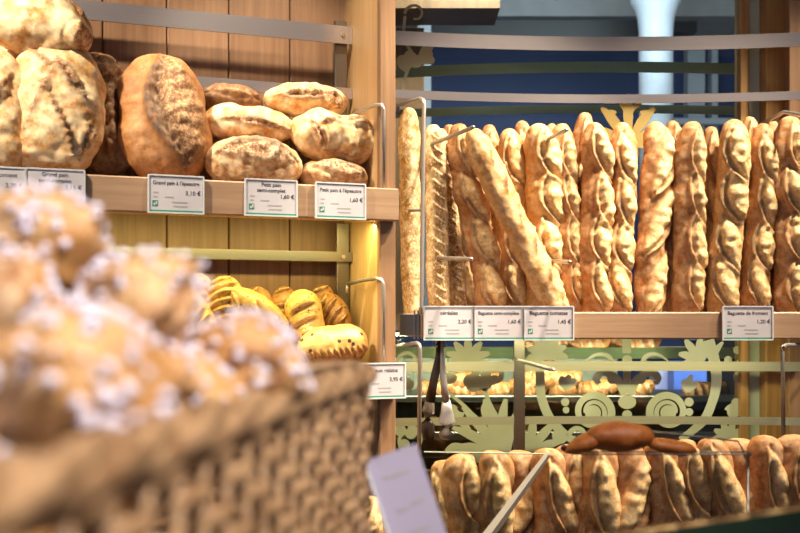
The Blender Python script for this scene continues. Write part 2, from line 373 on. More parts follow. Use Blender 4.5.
# yellow loaves
gy = 'milk loaves on the lower shelf'
def stripes(n, hl, tau, a): return [(-.75+1.5*i/(n-1), -.35, hl, .0065, tau, .006, 1) for i in range(n)]
m = loaf('y1', 'yellow', .125, .042, .038, 56, 80, 2.4, 2, stripes(6, .040, R(68), .04), 31, lump=.004)
Lput(m, 'milk_loaf', 224, 304, .11, R(8), R(-15), 0, 'upright yellow loaf with the bold diagonal stripes', gy)
my2 = loaf('y2', 'yellow', .12, .036, .034, 56, 70, 2.4, 2, stripes(6, .034, R(60), .04), 33, lump=.004)
Lput(my2, 'milk_loaf', 196, 317, .07, R(-30), R(-15), 0, 'striped yellow loaf just behind the sugar buns', gy)
Lput(my2, 'milk_loaf', 196, 300, .14, R(12), R(-15), 0, 'yellow loaf in the back row left of the boldly striped one', gy)
m = loaf('y3', 'yellow', .15, .034, .034, 56, 70, 2.6, 2, stripes(3, .03, R(40), .03), 35, lump=.003)
Lput(m, 'milk_loaf', 258, 312, .08, R(-55), R(-10), 0, 'smooth yellow loaf lying slanted behind the sugar buns', gy)
my4 = loaf('y4', 'brownmilk', .11, .032, .03, 48, 60, 2.4, 2, stripes(3, .03, R(70), .03), 37, lump=.003)
Lput(my4, 'milk_loaf', 262, 310, .15, R(-20), R(-12), 0, 'brown-gold loaf at the back left of the two middle ones', gy)
Lput(my4, 'milk_loaf', 282, 310, .155, R(12), R(-12), 0, 'brown-gold loaf at the back, right of the two middle ones', gy)
m = loaf('y5', 'yellow', .125, .042, .036, 56, 80, 2.4, 2, stripes(4, .034, R(72), .04)[:3], 39, lump=.004)
Lput(m, 'milk_loaf', 305, 317, .085, R(-4), R(-15), 0, 'round-topped yellow loaf standing behind the raisin loaf', gy)
m = loaf('y6', 'brownmilk', .12, .036, .034, 56, 80, 2.4, 2, stripes(5, .034, R(60), .04), 41, lump=.004)
Lput(m, 'milk_loaf', 334, 318, .13, R(-22), R(-12), 0, 'dark brown striped loaf at the right end by the post', gy)
m = loaf('y6b', 'brownmilk', .10, .028, .03, 48, 60, 2.4, 2, stripes(3, .03, R(70), .03), 43, lump=.003)
Lput(m, 'milk_loaf', 322, 306, .185, R(5), R(-5), 0, 'small loaf tip showing behind between the last two loaves', gy)
m = loaf('raisin', 'raisin', .155, .041, .042, 72, 90, 3.2, 2, [(-.84+1.68*i/10, .85, .034, .009, R(76), .006, 1) for i in range(11)], 45, lump=.004, flour=(.2, .6))
ro = Lput(m, 'raisin_loaf', 333, 345, .02, R(82), R(5), 0, 'long raisin loaf with browned scored side lying in front', None)
# ------------------------------------------------------------------ RIGHT BAY
YF = 2.44
def RW(px, Y): return (px-400)*Y/F
x0r, x1r = RW(400, YF), RW(860, YF)
t_ = empty('bread_shelf', (0, YF, H)); tag(t_, 'straight wooden shelf on which the baguettes stand', 'shelf')
zt = (HOR-312)*YF/F; zb = (HOR-339)*YF/F
MB().box(x0r+.015, x1r, .022, .255, zt-.055, zt-.037, .002).build('board', 'oak', t_)
MB().box(x0r+.045, x1r, .0, .018, zb, zt, .003).build('front_lip', 'oak', t_)
g = MB().box(x0r-.002, x0r+.045, .0, .004, zt-.052, zt-.004, .001); g.box(x0r+.030, x0r+.034, -.006, .0, zt-.06, zt+.004); g.box(x0r+.038, x0r+.042, -.006, .0, zt-.06, zt+.004)
g.build('end_bracket', 'steeld', t_)
# curved rails
def arc(Yc, px0, px1, sag, z):
    xa, xb = RW(px0, Yc), RW(px1, Yc); xc = RW(610, Yc); hw = .46; n = 24
    return [(xa+(xb-xa)*i/n, Yc-sag*((xa+(xb-xa)*i/n-xc)/hw)**2, H+z) for i in range(n+1)]
YR = 2.70
def rrail(py, h, label, Yc=YR, sag=.045, px0=370, px1=797, mat='steel'):
    if 360 < py < 430: mat = 'palesteel'
    z = (HOR-py)*Yc/F
    o = MB().strip(arc(Yc, px0, px1, sag, z), h, .005).build('steel_rail', mat); tag(o, label, 'rail', 'curved steel rails of the baguette shelf'); return o
rrail(44, .034, 'topmost wide curved steel rail across the blue window')
rrail(99, .021, 'curved steel rail just above the baguette tops')
rrail(366, .023, 'upper of the two pale rails below the baguette shelf')
rrail(420, .019, 'lower of the two pale rails below the baguette shelf')
rrail(67, .028, 'greenish reflected steel rail modelled behind the glass, between the two front rails', 2.92, -.045, 385, 738, 'reflsteel')  # this and the next two: rail reflections in the pane, built as bars
rrail(109, .022, 'greenish reflected steel rail modelled behind the glass, right over the baguettes', 2.92, -.045, 385, 738, 'reflsteel')
rrail(353, .030, 'dark green rail reflection modelled behind the glass under the baguette shelf', 2.92, -.03, 385, 738, 'reflsteel')
# upright with divider pins
def rup(px, py0, py1, Y, wd, label):
    o = MB().box(RW(px, Y)-wd/2, RW(px, Y)+wd/2, Y, Y+.01, H+(HOR-py1)*Y/F, H+(HOR-py0)*Y/F, .001).build('steel_upright', 'steeld'); tag(o, label, 'upright'); return o
rup(519.5, 337, 934, 2.685, .027, 'flat steel upright in front of the etched window')
def pin(pxa, pya, Ya, pxb, pyb, Yb, label):
    o = MB().tube([Vector((P(pxa, pya, 2.53).x, 2.695, P(pxa, pya, 2.53).z)), P(pxa, pya, 2.505), P(pxa*.06+pxb*.94, pya*.06+pyb*.94, 2.38), P(pxb, pyb, 2.37)], [.0045, .0045, .0045, .0036], 10).build('divider_pin', 'rod', None, True); tag(o, label, 'pin', 'divider pins')
pin(432, 144, 2.70, 474, 127, 2.46, 'steel divider pin pointing out near the leaning baguette top')
pin(548, 139, 2.70, 567, 130, 2.46, 'steel divider pin pointing out left of the tallest baguette')
pin(440, 258, 2.70, 472, 259, 2.46, 'steel divider pin low between the left baguettes')
pin(553, 261, 2.70, 570, 262, 2.46, 'steel divider pin low right of the leaning baguette foot')
pin(521, 361, 2.68, 554, 370, 2.46, 'steel divider pin sticking out below the shelf')
pin(784, 112, 2.70, 806, 116, 2.46, 'steel divider pin at the right picture edge')
# rod guards right bay
def rod(pts, label, rungs=()):
    t = empty('wire_guard', P(*pts[-1])); tag(t, label, 'guard'); o = P(*pts[-1])
    MB().tube([P(*p)-o for p in pts], .0046, 8).build('rod', 'rod', t, True)
    for a, b in rungs: MB().tube([P(*a)-o, P(*b)-o], .0036, 8).build('rung', 'rod', t, True)
rod([(398, 112, 2.62), (398, 105, 2.55), (420, 98.5, 2.44), (423.5, 100, 2.425), (424, 104, 2.42), (421.5, 306, 2.42), (421, 314, 2.42)], 'tall steel rod guard in front of the seeded baguettes', [((396, 211, 2.6), (422, 210, 2.42))])
rod([(392, 352, 2.62), (397, 346, 2.55), (417, 343, 2.40), (419.5, 345, 2.39), (420, 350, 2.39), (419, 470, 2.39)], 'steel rod guard hanging beside the serving tongs')
rod([(830, 347, 2.7), (812, 345, 2.55), (786, 345, 2.40), (783, 347, 2.39), (782.5, 352, 2.39), (783.5, 450, 2.39)], 'thin rod guard in front of the yellow-lit wood at right')
# baguettes
def sl(n, seed, hw=.030, hl=.062, tau=17, side=1, th0=.15, h=.0135):
    r = random.Random(seed); out = []
    for i in range(n):
        tc = -.86+1.72*(i+.5)/n
        out.append((tc+r.uniform(-.03, .03), th0+r.uniform(-.12, .12), hl*r.uniform(.9, 1.1), hw*r.uniform(.85, 1.15), -R(tau)*side*r.uniform(.7, 1.2), h, side))
    return out
LB = .53
protos = []
for i, (n, th0, side, sb, mt) in enumerate([(4, .65, 1, .006, 'baguette'), (4, .45, 1, -.006, 'baguette'), (4, .30, 1, .008, 'baguette'), (4, .75, 1, -.008, 'baguette'), (4, .35, 1, .006, 'baguettepale'), (3, .5, -1, .006, 'baguette')]):
    protos.append(loaf('baguette_mesh', mt, LB, .036, .034, 56, 150, 9, 2.0, sl(n, 50+i, side=side, th0=th0, hl=.082 if n == 4 else .105), 60+i, sbend=sb, lump=.005, base0=True, pinch=-.04))
seeded1 = loaf('seeded_mesh', 'seeded', LB, .033, .032, 48, 130, 9, 2.0, [], 71, lump=.005, base0=True, flour=(.4, .6), wob=.02)
seeded2 = loaf('seeded_mesh', 'seeded', LB, .034, .032, 48, 160, 9, 2.0, [(-.85+1.7*i/15, .2, .022, .005, R(-55), .006, 1) for i in range(16)], 72, lump=.004, base0=True, flour=(.4, .6), sbend=.004)
leanm = loaf('smooth_mesh', 'baguettepale', LB, .036, .034, 56, 150, 9, 2.0, [(-.75+1.5*i/5, .9, .045, .007, R(28), .005, 1) for i in range(6)], 74, lump=.005, base0=True, flour=(.5, .5), wob=.02)
ZB = H+zt-.036
gb = 'baguettes standing on the shelf'
def bag(me, xt, yt, xb, wpx, Y, label, yb=305, group=gb, zbase=ZB, spin=0, name='baguette', Lm=LB, tiltY=.0):
    # foot on the board, top where the loaf's tip stands
    top = P(xt, yt, Y+tiltY)
    bx = P(xb, yb, Y); t = (bx.z-zbase)/(top.z-bx.z); foot = Vector((bx.x-(top.x-bx.x)*t, Y-tiltY*t*.5, zbase))
    ax = top-foot; L = ax.length
    q = Vector((0, 0, 1)).rotation_difference(ax.normalized()).to_matrix().to_4x4()
    w = wpx*Y/F/2/.0375
    mw = Matrix.Translation(foot+ax.normalized()*.004) @ q @ Matrix.Rotation(spin, 4, 'Z') @ Matrix.Diagonal((w, w, L/Lm, 1))
    return put(me, name, None, mw=mw, label=label, cat='baguette', group=group)
p = protos
bag(seeded1, 408.5, 109, 413, 25, 2.53, 'seeded baguette standing first, against the wooden post')
bag(seeded2, 433, 126, 440, 25, 2.53, 'seeded baguette with many short cuts behind the rod guard')
bag(seeded2, 440, 130, 459, 22, 2.61, 'seeded baguette in the back row showing its foot over the first price tag')
bag(p[0], 448, 126, 470, 24, 2.63, 'back row baguette under the upper left divider pin')
bag(p[1], 459, 125, 489, 30, 2.54, 'rough baguette slanting behind the smooth leaning one')
bag(leanm, 471, 131, 551, 29, 2.475, 'smooth pale baguette leaning diagonally across its neighbours', yb=296)
bag(p[3], 490, 126, 496, 24, 2.63, 'back row baguette peeping over the leaning baguette')
bag(p[4], 508, 130, 516, 28, 2.58, 'floury baguette right behind the middle of the leaning one')
bag(p[2], 521, 122, 528, 24, 2.645, 'back row baguette whose tip shows left of the broad pale one')
bag(p[4], 537, 125, 546, 36, 2.545, 'broad pale baguette whose foot the leaning one covers', spin=R(20))
bag(p[5], 551, 125, 556, 22, 2.64, 'back row baguette with only its tip visible left of the second pin')
bag(p[3], 563, 125, 568, 28, 2.55, 'narrow baguette behind the second upper divider pin')
bag(p[1], 586, 114, 581, 25, 2.62, 'tallest baguette tip rising in the back row')
bag(p[0], 593, 124, 596, 31, 2.53, 'reddish baguette standing in front of the tallest one')
bag(p[2], 621, 124, 620, 29, 2.54, 'baguette standing alone in front of the gold ornament')
bag(p[5], 655, 123, 650, 30, 2.54, 'first baguette right of the gap beside the gold ornament')
bag(p[0], 672, 122, 667, 24, 2.58, 'slim baguette pressed against the one right of the gap', spin=R(15))
bag(p[3], 694, 123, 682, 30, 2.53, 'plump baguette leaning slightly right under the white column')
bag(p[1], 712, 128, 702, 23, 2.60, 'back row baguette squeezed behind the very floury one')
bag(p[4], 733, 121, 724, 33, 2.535, 'very floury white-streaked baguette above the single price tag', spin=R(-15))
bag(p[0], 749, 118, 741, 24, 2.62, 'back row baguette beside the floury white-streaked one')
bag(p[2], 762, 125, 757, 29, 2.54, 'baguette standing right over the price tag edge')
bag(p[3], 774, 123, 772, 22, 2.63, 'shaded back row baguette in the last gap on the right')
bag(p[1], 791, 118, 787, 34, 2.53, 'thick baguette nearly at the right picture edge')
bag(p[5], 815, 120, 812, 32, 2.55, 'baguette cut off by the right picture edge')
# lower bin
YL = 2.22; ZL = H-.80
t_ = empty('baguette_bin', (0, YL, ZL)); tag(t_, 'wooden lower bin holding the second row of baguettes', 'bin')
MB().box(RW(400, YL)-.03, RW(880, YL), -.06, .14, -.03, -.004, .002).build('board', 'oak', t_)
MB().box(RW(400, YL)-.03, RW(880, YL), -.08, -.062, -.05, .12, .002).build('front_lip', 'oak', t_)
MB().box(RW(400, YL)-.03, RW(880, YL), .14, .155, -.05, .40, .002).build('back_board', 'darkwood', t_)
gb2 = 'baguettes in the lower bin'
lowp = []
for i, (n, th0, side, sb) in enumerate([(3, .5, 1, .010), (4, .7, 1, -.010), (3, .35, 1, .010), (3, .6, -1, .006)]):
    lowp.append(loaf('low_baguette_mesh', 'baguette', LB, .039, .036, 60, 150, 16, 2.2, sl(n, 90+i, side=side, th0=th0, hl=.100, hw=.034, h=.018), 95+i, sbend=sb, lump=.006, base0=True, pinch=-.05))
rows = [(440, 462, 452, 30, 2.25, 'lower baguette showing first beside the blurred price card'),
 (462, 455, 470, 34, 2.22, 'lower baguette seen through the left half of the clear panel'),
 (494, 452, 486, 34, 2.20, 'lower baguette in the middle of the clear panel'),
 (520, 452, 512, 34, 2.25, 'lower baguette directly below the flat steel upright'),
 (545, 450, 548, 34, 2.21, 'lower baguette just right of the clear panel slanted reflection streak'),
 (571, 446, 566, 32, 2.24, 'lower baguette under the dark tip of the red-brown bun'),
 (597, 444, 592, 34, 2.20, 'lower baguette under the middle of the red-brown bun'),
 (627, 443, 622, 34, 2.22, 'lower baguette under the right end of the red-brown bun'),
 (657, 440, 664, 34, 2.21, 'lower baguette just right of the red-brown bun'),
 (683, 441, 699, 33, 2.22, 'lower baguette slanting to the right, past the red-brown bun'),
 (707, 440, 728, 30, 2.20, 'lower baguette slanting most, its foot to the right'),
 (736, 440, 740, 36, 2.25, 'broad lower baguette left of the rod guard foot'),
 (763, 437, 762, 34, 2.21, 'lower baguette below the yellow-lit wood'),
 (795, 436, 795, 38, 2.22, 'lower baguette at the right picture edge')]
for i, (a, b_, c, w_, Y, lab) in enumerate(rows):
    bag(lowp[i % 4], a, b_, c, w_+2, Y, lab, yb=533, group=gb2, zbase=ZL, spin=R((i*37) % 50-25))
bag(lowp[1], 373, 498, 368, 26, 2.25, 'short baguette end showing between the basket and the blurred price card', yb=533, group=gb2, zbase=ZL+.0, Lm=LB)
# clear acrylic panel
t_ = empty('clear_panel', P(486, 533, 2.13)); o = t_.location.copy(); tag(t_, 'clear upright panel in front of the lower left baguettes', 'panel')
a, b, c, d = P(424, 452, 2.13)-o, P(548, 454, 2.13)-o, P(470, 560, 2.13)-o, P(424, 560, 2.13)-o
th = Vector((0, .004, 0))
MB().add([a, b, c, d, a+th, b+th, c+th, d+th], [(0, 1, 2, 3), (7, 6, 5, 4), (0, 4, 5, 1), (1, 5, 6, 2), (2, 6, 7, 3), (3, 7, 4, 0)]).build('sheet', 'acrylic', t_)
MB().box(d.x, c.x-.03, 0, .004, P(0, 733, 2.13).z-o.z, d.z).build('lower_sheet', 'acrylic', t_)
MB().tube([b+Vector((0, -.003, 0)), c+Vector((0, -.003, 0))], [.006, .013], 4).build('reflection_streak', 'edge', t_)  # reflection streak across the clear sheet, modelled as a pale strip
MB().tube([a, b], .0016, 6).build('top_edge', 'frost', t_)
# tongs
t_ = empty('serving_tongs', P(441, 345, 2.45)); o = t_.location.copy(); tag(t_, 'steel serving tongs hanging below the shelf by the rod guard', 'tongs')
def tp(px, py, dy=0): return P(px, py, 2.45)-o+Vector((0, dy, 0))
a1 = MB().tube([tp(440, 341), tp(438, 360), tp(433, 385), tp(430, 402)], [.006, .007, .009, .010], 8, sx=.4, sy=1.1).build('arm', 'tong', t_, True)
MB().tube([tp(430, 400), tp(428, 412), tp(427, 425), tp(429, 436), tp(432, 440)], [.009, .014, .017, .013, .005], 10, sx=.35, sy=1.1).build('gripper', 'tong', a1, True)
a2 = MB().tube([tp(441, 341), tp(442, 360), tp(444, 385), tp(446, 402)], [.005, .006, .008, .009], 8, sx=.45, sy=1).build('arm', 'rod', t_, True)
MB().tube([tp(446, 400), tp(447, 412), tp(447, 422), tp(446, 434), tp(445, 440)], [.009, .014, .019, .019, .008], 12, sx=.3, sy=1).build('gripper', 'rod', a2, True)
MB().tube([tp(441, 338), tp(436, 341), tp(436, 346), tp(441, 348), tp(446, 346), tp(445, 341)], .002, 6, closed=True).build('hanging_ring', 'chrome', t_, True)
# ------------------------------------------------------------------ window with etched ornament
YW = 2.79
win = empty('window_1', (0, YW, H)); tag(win, kind='structure')
MB().box(RW(380, YW), RW(742, YW), 0, .006, -1.4, 1.3).build('pane', 'glass', win)
orn = MB(); lay = [0]
def W2(px, py): return ((px-400)*YW/F, (HOR-py)*YW/F)
def ext(mb, poly):   # thin plate
    lay[0] += 1; z = -.0016-.00002*(lay[0] % 40)
    q = [W2(*p_) for p_ in poly]; n = len(q)
    mb.add([(x, z, y) for x, y in q]+[(x, -.0002, y) for x, y in q], [tuple(range(n)), tuple(range(2*n-1, n-1, -1))]+[(i, (i+1) % n, n+(i+1) % n, n+i) for i in range(n)])
def cr(pts, n=8):
    out = []; m = len(pts)
    for i in range(m-1):
        p0, p1, p2, p3 = pts[max(i-1, 0)], pts[i], pts[i+1], pts[min(i+2, m-1)]
        for k in range(n):
            t = k/n; out.append(tuple(.5*((2*b)+(-a+c)*t+(2*a-5*b+4*c-d)*t*t+(-a+3*b-3*c+d)*t**3) for a, b, c, d in zip(p0, p1, p2, p3)))
    out.append(tuple(pts[-1])); return out
def stroke(mb, pts, w, n=8):   # pts (x,y,width)
    q = cr([(x, y, (w if not isinstance(w, (list, tuple)) else w[i])) for i, (x, y) in enumerate(pts)], n)
    L_, R_ = [], []
    for i, (x, y, ww) in enumerate(q):
        a, b = q[max(i-1, 0)], q[min(i+1, len(q)-1)]; dx, dy = b[0]-a[0], b[1]-a[1]; l = math.hypot(dx, dy) or 1
        L_.append((x-dy/l*ww/2, y+dx/l*ww/2)); R_.append((x+dy/l*ww/2, y-dx/l*ww/2))
    for i in range(len(q)-1): 
        lay[0] -= 1; ext(mb, [L_[i], L_[i+1], R_[i+1], R_[i]])
    lay[0] += 1
def disc(mb, x, y, r, ry=None): ext(mb, [(x+r*math.cos(k*PI/10), y+(ry or r)*math.sin(k*PI/10)) for k in range(20)])
def leaf(mb, x, y, ang, l, w, curl=.25):
    a = R(ang); dx, dy = math.cos(a), -math.sin(a); nx, ny = -dy, dx
    stroke(mb, [(x, y), (x+dx*l*.35+nx*l*curl*.1, y+dy*l*.35+ny*l*curl*.1), (x+dx*l*.7+nx*l*curl*.4, y+dy*l*.7+ny*l*curl*.4), (x+dx*l+nx*l*curl, y+dy*l+ny*l*curl)], [w*.35, w*.75, w*.9, w*.35], 5)
def fan(mb, x, y, a0, a1, n, l, w):
    for i in range(n):
        t = i/(n-1); a = a0+(a1-a0)*t
        leaf(mb, x, y, a, l*(1-.25*abs(2*t-1)), w, .35*(1 if t < .5 else -1)*abs(2*t-1))
def spiral(mb, cx, cy, r0, r1, a0, turns, w0, w1):
    n = 26; stroke(mb, [(cx+(r0+(r1-r0)*k/n)*math.cos(a0+turns*2*PI*k/n), cy+(r0+(r1-r0)*k/n)*math.sin(a0+turns*2*PI*k/n)) for k in range(n+1)], [w0+(w1-w0)*k/n for k in range(n+1)], 2)
O = orn
spiral(O, 593, 412, 19, 8, R(30), -1.6, 8, 3); disc(O, 593, 413, 8)
spiral(O, 668, 412, 19, 8, R(150), 1.6, 8, 3); disc(O, 668, 413, 8)
ext(O, [(622, 336), (631, 336), (631, 353), (622, 353)])
fan(O, 627, 392, 60, 120, 3, 36, 9)
stroke(O, [(624, 395), (617, 380), (604, 372), (596, 378), (599, 384)], [6, 8, 8, 7, 5]); stroke(O, [(630, 395), (637, 380), (650, 372), (658, 378), (655, 384)], [6, 8, 8, 7, 5])
disc(O, 627, 360, 5); disc(O, 627, 402, 9, 7); disc(O, 627, 415, 5); disc(O, 612, 379, 5); disc(O, 641, 379, 5)
stroke(O, [(586, 361), (595, 355), (606, 355), (611, 361), (606, 364)], [1.5, 3, 4, 5, 5]); stroke(O, [(668, 361), (659, 355), (648, 355), (643, 361), (648, 364)], [1.5, 3, 4, 5, 5])
stroke(O, [(538, 350), (540, 375), (541, 395), (548, 415), (560, 430), (580, 446)], [9, 9, 9, 9, 9, 6])
stroke(O, [(708, 340), (715, 365), (716, 385), (711, 405), (702, 422), (680, 440)], [12, 11, 10, 9, 9, 6])
fan(O, 547, 358, 20, 165, 7, 26, 9); fan(O, 468, 364, 15, 165, 7, 28, 9); fan(O, 702, 362, 80, 175, 5, 28, 9); leaf(O, 713, 360, 75, 20, 6)
leaf(O, 566, 390, 60, 14, 9); leaf(O, 566, 390, 120, 14, 9); leaf(O, 566, 390, 90, 15, 8); disc(O, 565, 402, 4.2); disc(O, 566, 410, 3.4)
leaf(O, 688, 392, 60, 13, 8); leaf(O, 688, 392, 120, 13, 8); leaf(O, 688, 390, 90, 15, 7); disc(O, 689, 402, 4.5); disc(O, 689, 412, 4.0)
for a in (35, 90, 145, 200): leaf(O, 484, 385, a, 17, 10)
disc(O, 484, 383, 8); stroke(O, [(484, 388), (489, 402), (496, 415), (504, 430)], [5, 4, 4, 6]); disc(O, 477, 372, 4)
spiral(O, 494, 375, 8, 4, R(-60), 1.0, 6, 4)
disc(O, 449, 378, 8, 6); disc(O, 470, 381, 7); stroke(O, [(447, 392), (460, 402), (470, 412), (480, 424)], [3, 3.5, 4, 5])
fan(O, 508, 457, 92, 172, 7, 68, 11); fan(O, 524, 457, 15, 85, 5, 46, 10); leaf(O, 470, 430, 140, 26, 10); leaf(O, 488, 424, 110, 22, 9); stroke(O, [(470, 452), (455, 447), (446, 452)], [10, 9, 5])
spiral(O, 452, 412, 10, 5, R(0), .9, 5, 4); disc(O, 560, 436, 8); spiral(O, 578, 436, 9, 4, R(180), 1, 5, 3)
for (x, y, r) in ((737, 350, 4), (743, 362, 6), (739, 377, 6), (744, 391, 5), (736, 403, 5), (728, 360, 4), (733, 412, 6), (748, 347, 4)): disc(O, x, y, r)
spiral(O, 736, 414, 10, 5, R(200), .8, 5, 3); fan(O, 728, 440, 20, 160, 6, 20, 8); leaf(O, 742, 352, 110, 16, 5)
# left end scrolls
for (x, y, r) in ((402, 372, 5), (408, 384, 6), (400, 430, 6), (411, 433, 6), (404, 445, 6)): disc(O, x, y, r)
spiral(O, 408, 362, 12, 6, R(90), 1.0, 4, 3); spiral(O, 408, 440, 14, 7, R(-90), 1, 5, 3)
# upper left scroll
stroke(O, [(402, 96), (406, 75), (414, 60), (424, 53)], [3, 3, 3, 2]); spiral(O, 415, 14, 10, 5, R(180), .8, 3, 2); stroke(O, [(405, 16), (404, 35), (410, 50), (420, 60)], [3, 3, 3, 3])
for (x, y, a) in ((415, 62, 20), (418, 57, -10), (420, 55, 45), (407, 72, 120), (410, 68, 100)): leaf(O, x, y, a, 17, 11, .1)
disc(O, 416, 62, 6); disc(O, 426, 54, 7, 5); disc(O, 402, 60, 5)
orn.build('etched_scrollwork', 'frost', win)
G_ = MB()
fan(G_, 628, 146, 40, 140, 5, 52, 11); stroke(G_, [(640, 128), (648, 118), (645, 112), (640, 113)], [6, 5, 4, 3]); stroke(G_, [(616, 128), (608, 118), (611, 112), (616, 113)], [6, 5, 4, 3])
ext(G_, [(606, 148), (650, 148), (655, 138), (600, 138)]); leaf(G_, 628, 110, 90, 16, 7, 0); leaf(G_, 626, 112, 125, 15, 5); leaf(G_, 631, 112, 55, 15, 5)
disc(G_, 601, 143, 5); disc(G_, 655, 143, 5)
G_.build('gold_ornament', 'gold', win)
MB().box(RW(738, YW), RW(747, YW), -.02, .03, -1.4, 1.3, .002).build('window_frame', 'postr', win)
o = MB().box(RW(747, YW), RW(767, YW), .0, .01, -1.4, 1.3).build('trim_1', 'pearlglass', mw=Matrix.Translation((0, YW, H))); tag(o, kind='structure')
Yp = 2.74
t_ = empty('wooden_partition', (0, Yp, H)); tag(t_, 'tall wooden post closing the baguette bay at right', 'partition')
MB().box(RW(766, Yp), RW(786, Yp), .0, .06, -1.5, 1.35, .002).build('post', 'postr', t_)
MB().box(RW(784, Yp), RW(850, Yp), -.035, .04, -1.5, 1.35, .002).build('side_board', 'trimwood', t_)
# ------------------------------------------------------------------ price tags
def text_mesh(s, size, off=.0):
    cu = bpy.data.curves.new('t', 'FONT'); cu.body = s; cu.size = size; cu.align_x = 'CENTER'; cu.offset = off; cu.extrude = .0001; cu.resolution_u = 3
    o = bpy.data.objects.new('t', cu); COL.objects.link(o); bpy.context.view_layer.update()
    me = bpy.data.meshes.new_from_object(o); bpy.data.objects.remove(o); return me
def txt(s, size, x, z, par, y=-.00225, off=0, mat='ink', right=False, name='lettering'):
    me = text_mesh(s, size, off); me.materials.clear(); me.materials.append(M[mat]); 
    mx = max(v.co.x for v in me.vertices)
    if not right and mx > .045:
        for v in me.vertices: v.co.x *= .045/mx; v.co.y *= .9
    if right:
        w = max(v.co.x for v in me.vertices); x = x-w
    o = bpy.data.objects.new(name, me); COL.objects.link(o); o.parent = par; o.rotation_euler = (PI/2, 0, 0); o.location = (x, y, z); return o
def price_tag(mw, lines, price, label, W=.104, Hh=.070):
    t = empty('price_tag', mw=mw); tag(t, label, 'price tag', 'price tags on the shelf edges')
    cd_ = MB().box(-W/2, W/2, -.002, 0, -Hh, 0, .0006).build('card', 'white', t)
    g = MB(); g.box(-W/2-.002, W/2+.002, -.0035, .004, -.0005, .0025); g.box(-W/2-.003, -W/2, -.004, .002, -Hh, 0); g.box(W/2, W/2+.003, -.004, .002, -Hh, 0); g.box(-W/2-.003, W/2+.003, -.004, .002, -Hh-.003, -Hh)
    g.build('holder', 'acr2', t)
    MB().box(-W/2, W/2, -.0023, -.002, -Hh, -Hh+.0035).build('green_stripe', 'green', cd_)
    z = -.017 if len(lines) == 1 else -.0125
    for i, l in enumerate(lines): txt(l, .0108 if len(lines) > 1 else .0120, 0, z-i*.0112, cd_, off=.00012)
    txt(price, .0115, W/2-.004, -.036, cd_, off=.0001, right=True)
    g = MB()
    for (a, b, c) in ((-.044, -.034, -.034), (-.044, -.036, -.0425), (-.022, -.004, -.0425), (-.008, .022, -.052), (-.006, .022, -.060)):
        g.box(a*W/.104, b*W/.104, -.00225, -.002, c, c+.0028)
    g.build('small_print', 'inkgrey', cd_)
    g = MB(); g.box(-.046, -.035, -.0022, -.002, -.060, -.048); g.build('emblem', 'green', cd_)
    g = MB(); g.box(-.0435, -.040, -.0025, -.0022, -.058, -.053); g.box(-.0395, -.0365, -.0025, -.0022, -.056, -.050); g.build('emblem_mark', 'white', cd_)
M['acr2'] = plain('sleeve_plastic', (.62, .64, .68), .2)
def ltag(px, pytop, lines, price, label, dx=0):
    v, Y = lp(px, pytop, -.0445); v.x += dx
    price_tag(ML @ Matrix.Translation(v) @ Matrix.Rotation(R(0), 4, 'X'), lines, price, label)
ltag(-5, 167.5, ['Pain de froment'], '2,70 €', 'price tag cut off by the left picture edge')
ltag(55, 170, ['Grand pain', 'semi-complet'], '3,15 €', 'price tag for the big semi-complet loaf, right above the sugar buns')
ltag(176, 176.5, ["Grand pain à l'épeautre"], '3,10 €', 'price tag below the large brown loaf with the long split')
ltag(271, 180.5, ['Petit pain', 'semi-complet'], '1,60 €', 'price tag for the small semi-complet loaf, under the arched ridge loaf')
ltag(340.5, 184, ["Petit pain à l'épeautre"], '1,60 €', 'last price tag on the upper left shelf, beside the post')
ltag(381, 364, ['Pain aux raisins'], '3,95 €', 'price tag on the lower shelf, half hidden by the wicker basket')
def rtag(px, py, lines, price, label, rz=0):
    v = P(px, py, YF-.0045); price_tag(Matrix.Translation(v) @ Matrix.Rotation(rz, 4, 'Z'), lines, price, label, W=.107, Hh=.071)
rtag(449, 307, ['céréales'], '2,20 €', 'price tag for the cereal baguette, first of the three together')
rtag(498.5, 307, ['Baguette semi-complète'], '1,60 €', 'middle one of the three price tags side by side')
rtag(548.5, 307, ['Baguette tomates'], '1,45 €', 'price tag for the tomato baguette, under the leaning baguette foot')
rtag(747.5, 307, ['Baguette de froment'], '1,20 €', 'single price tag on the right part of the baguette shelf')
# ------------------------------------------------------------------ FOREGROUND
HC = H-.245
o = MB().box(-.9, .9, -.3, 1.22, 0, HC, .004).build('display_counter', 'counter'); tag(o, 'dark display counter under the wicker basket', 'counter')
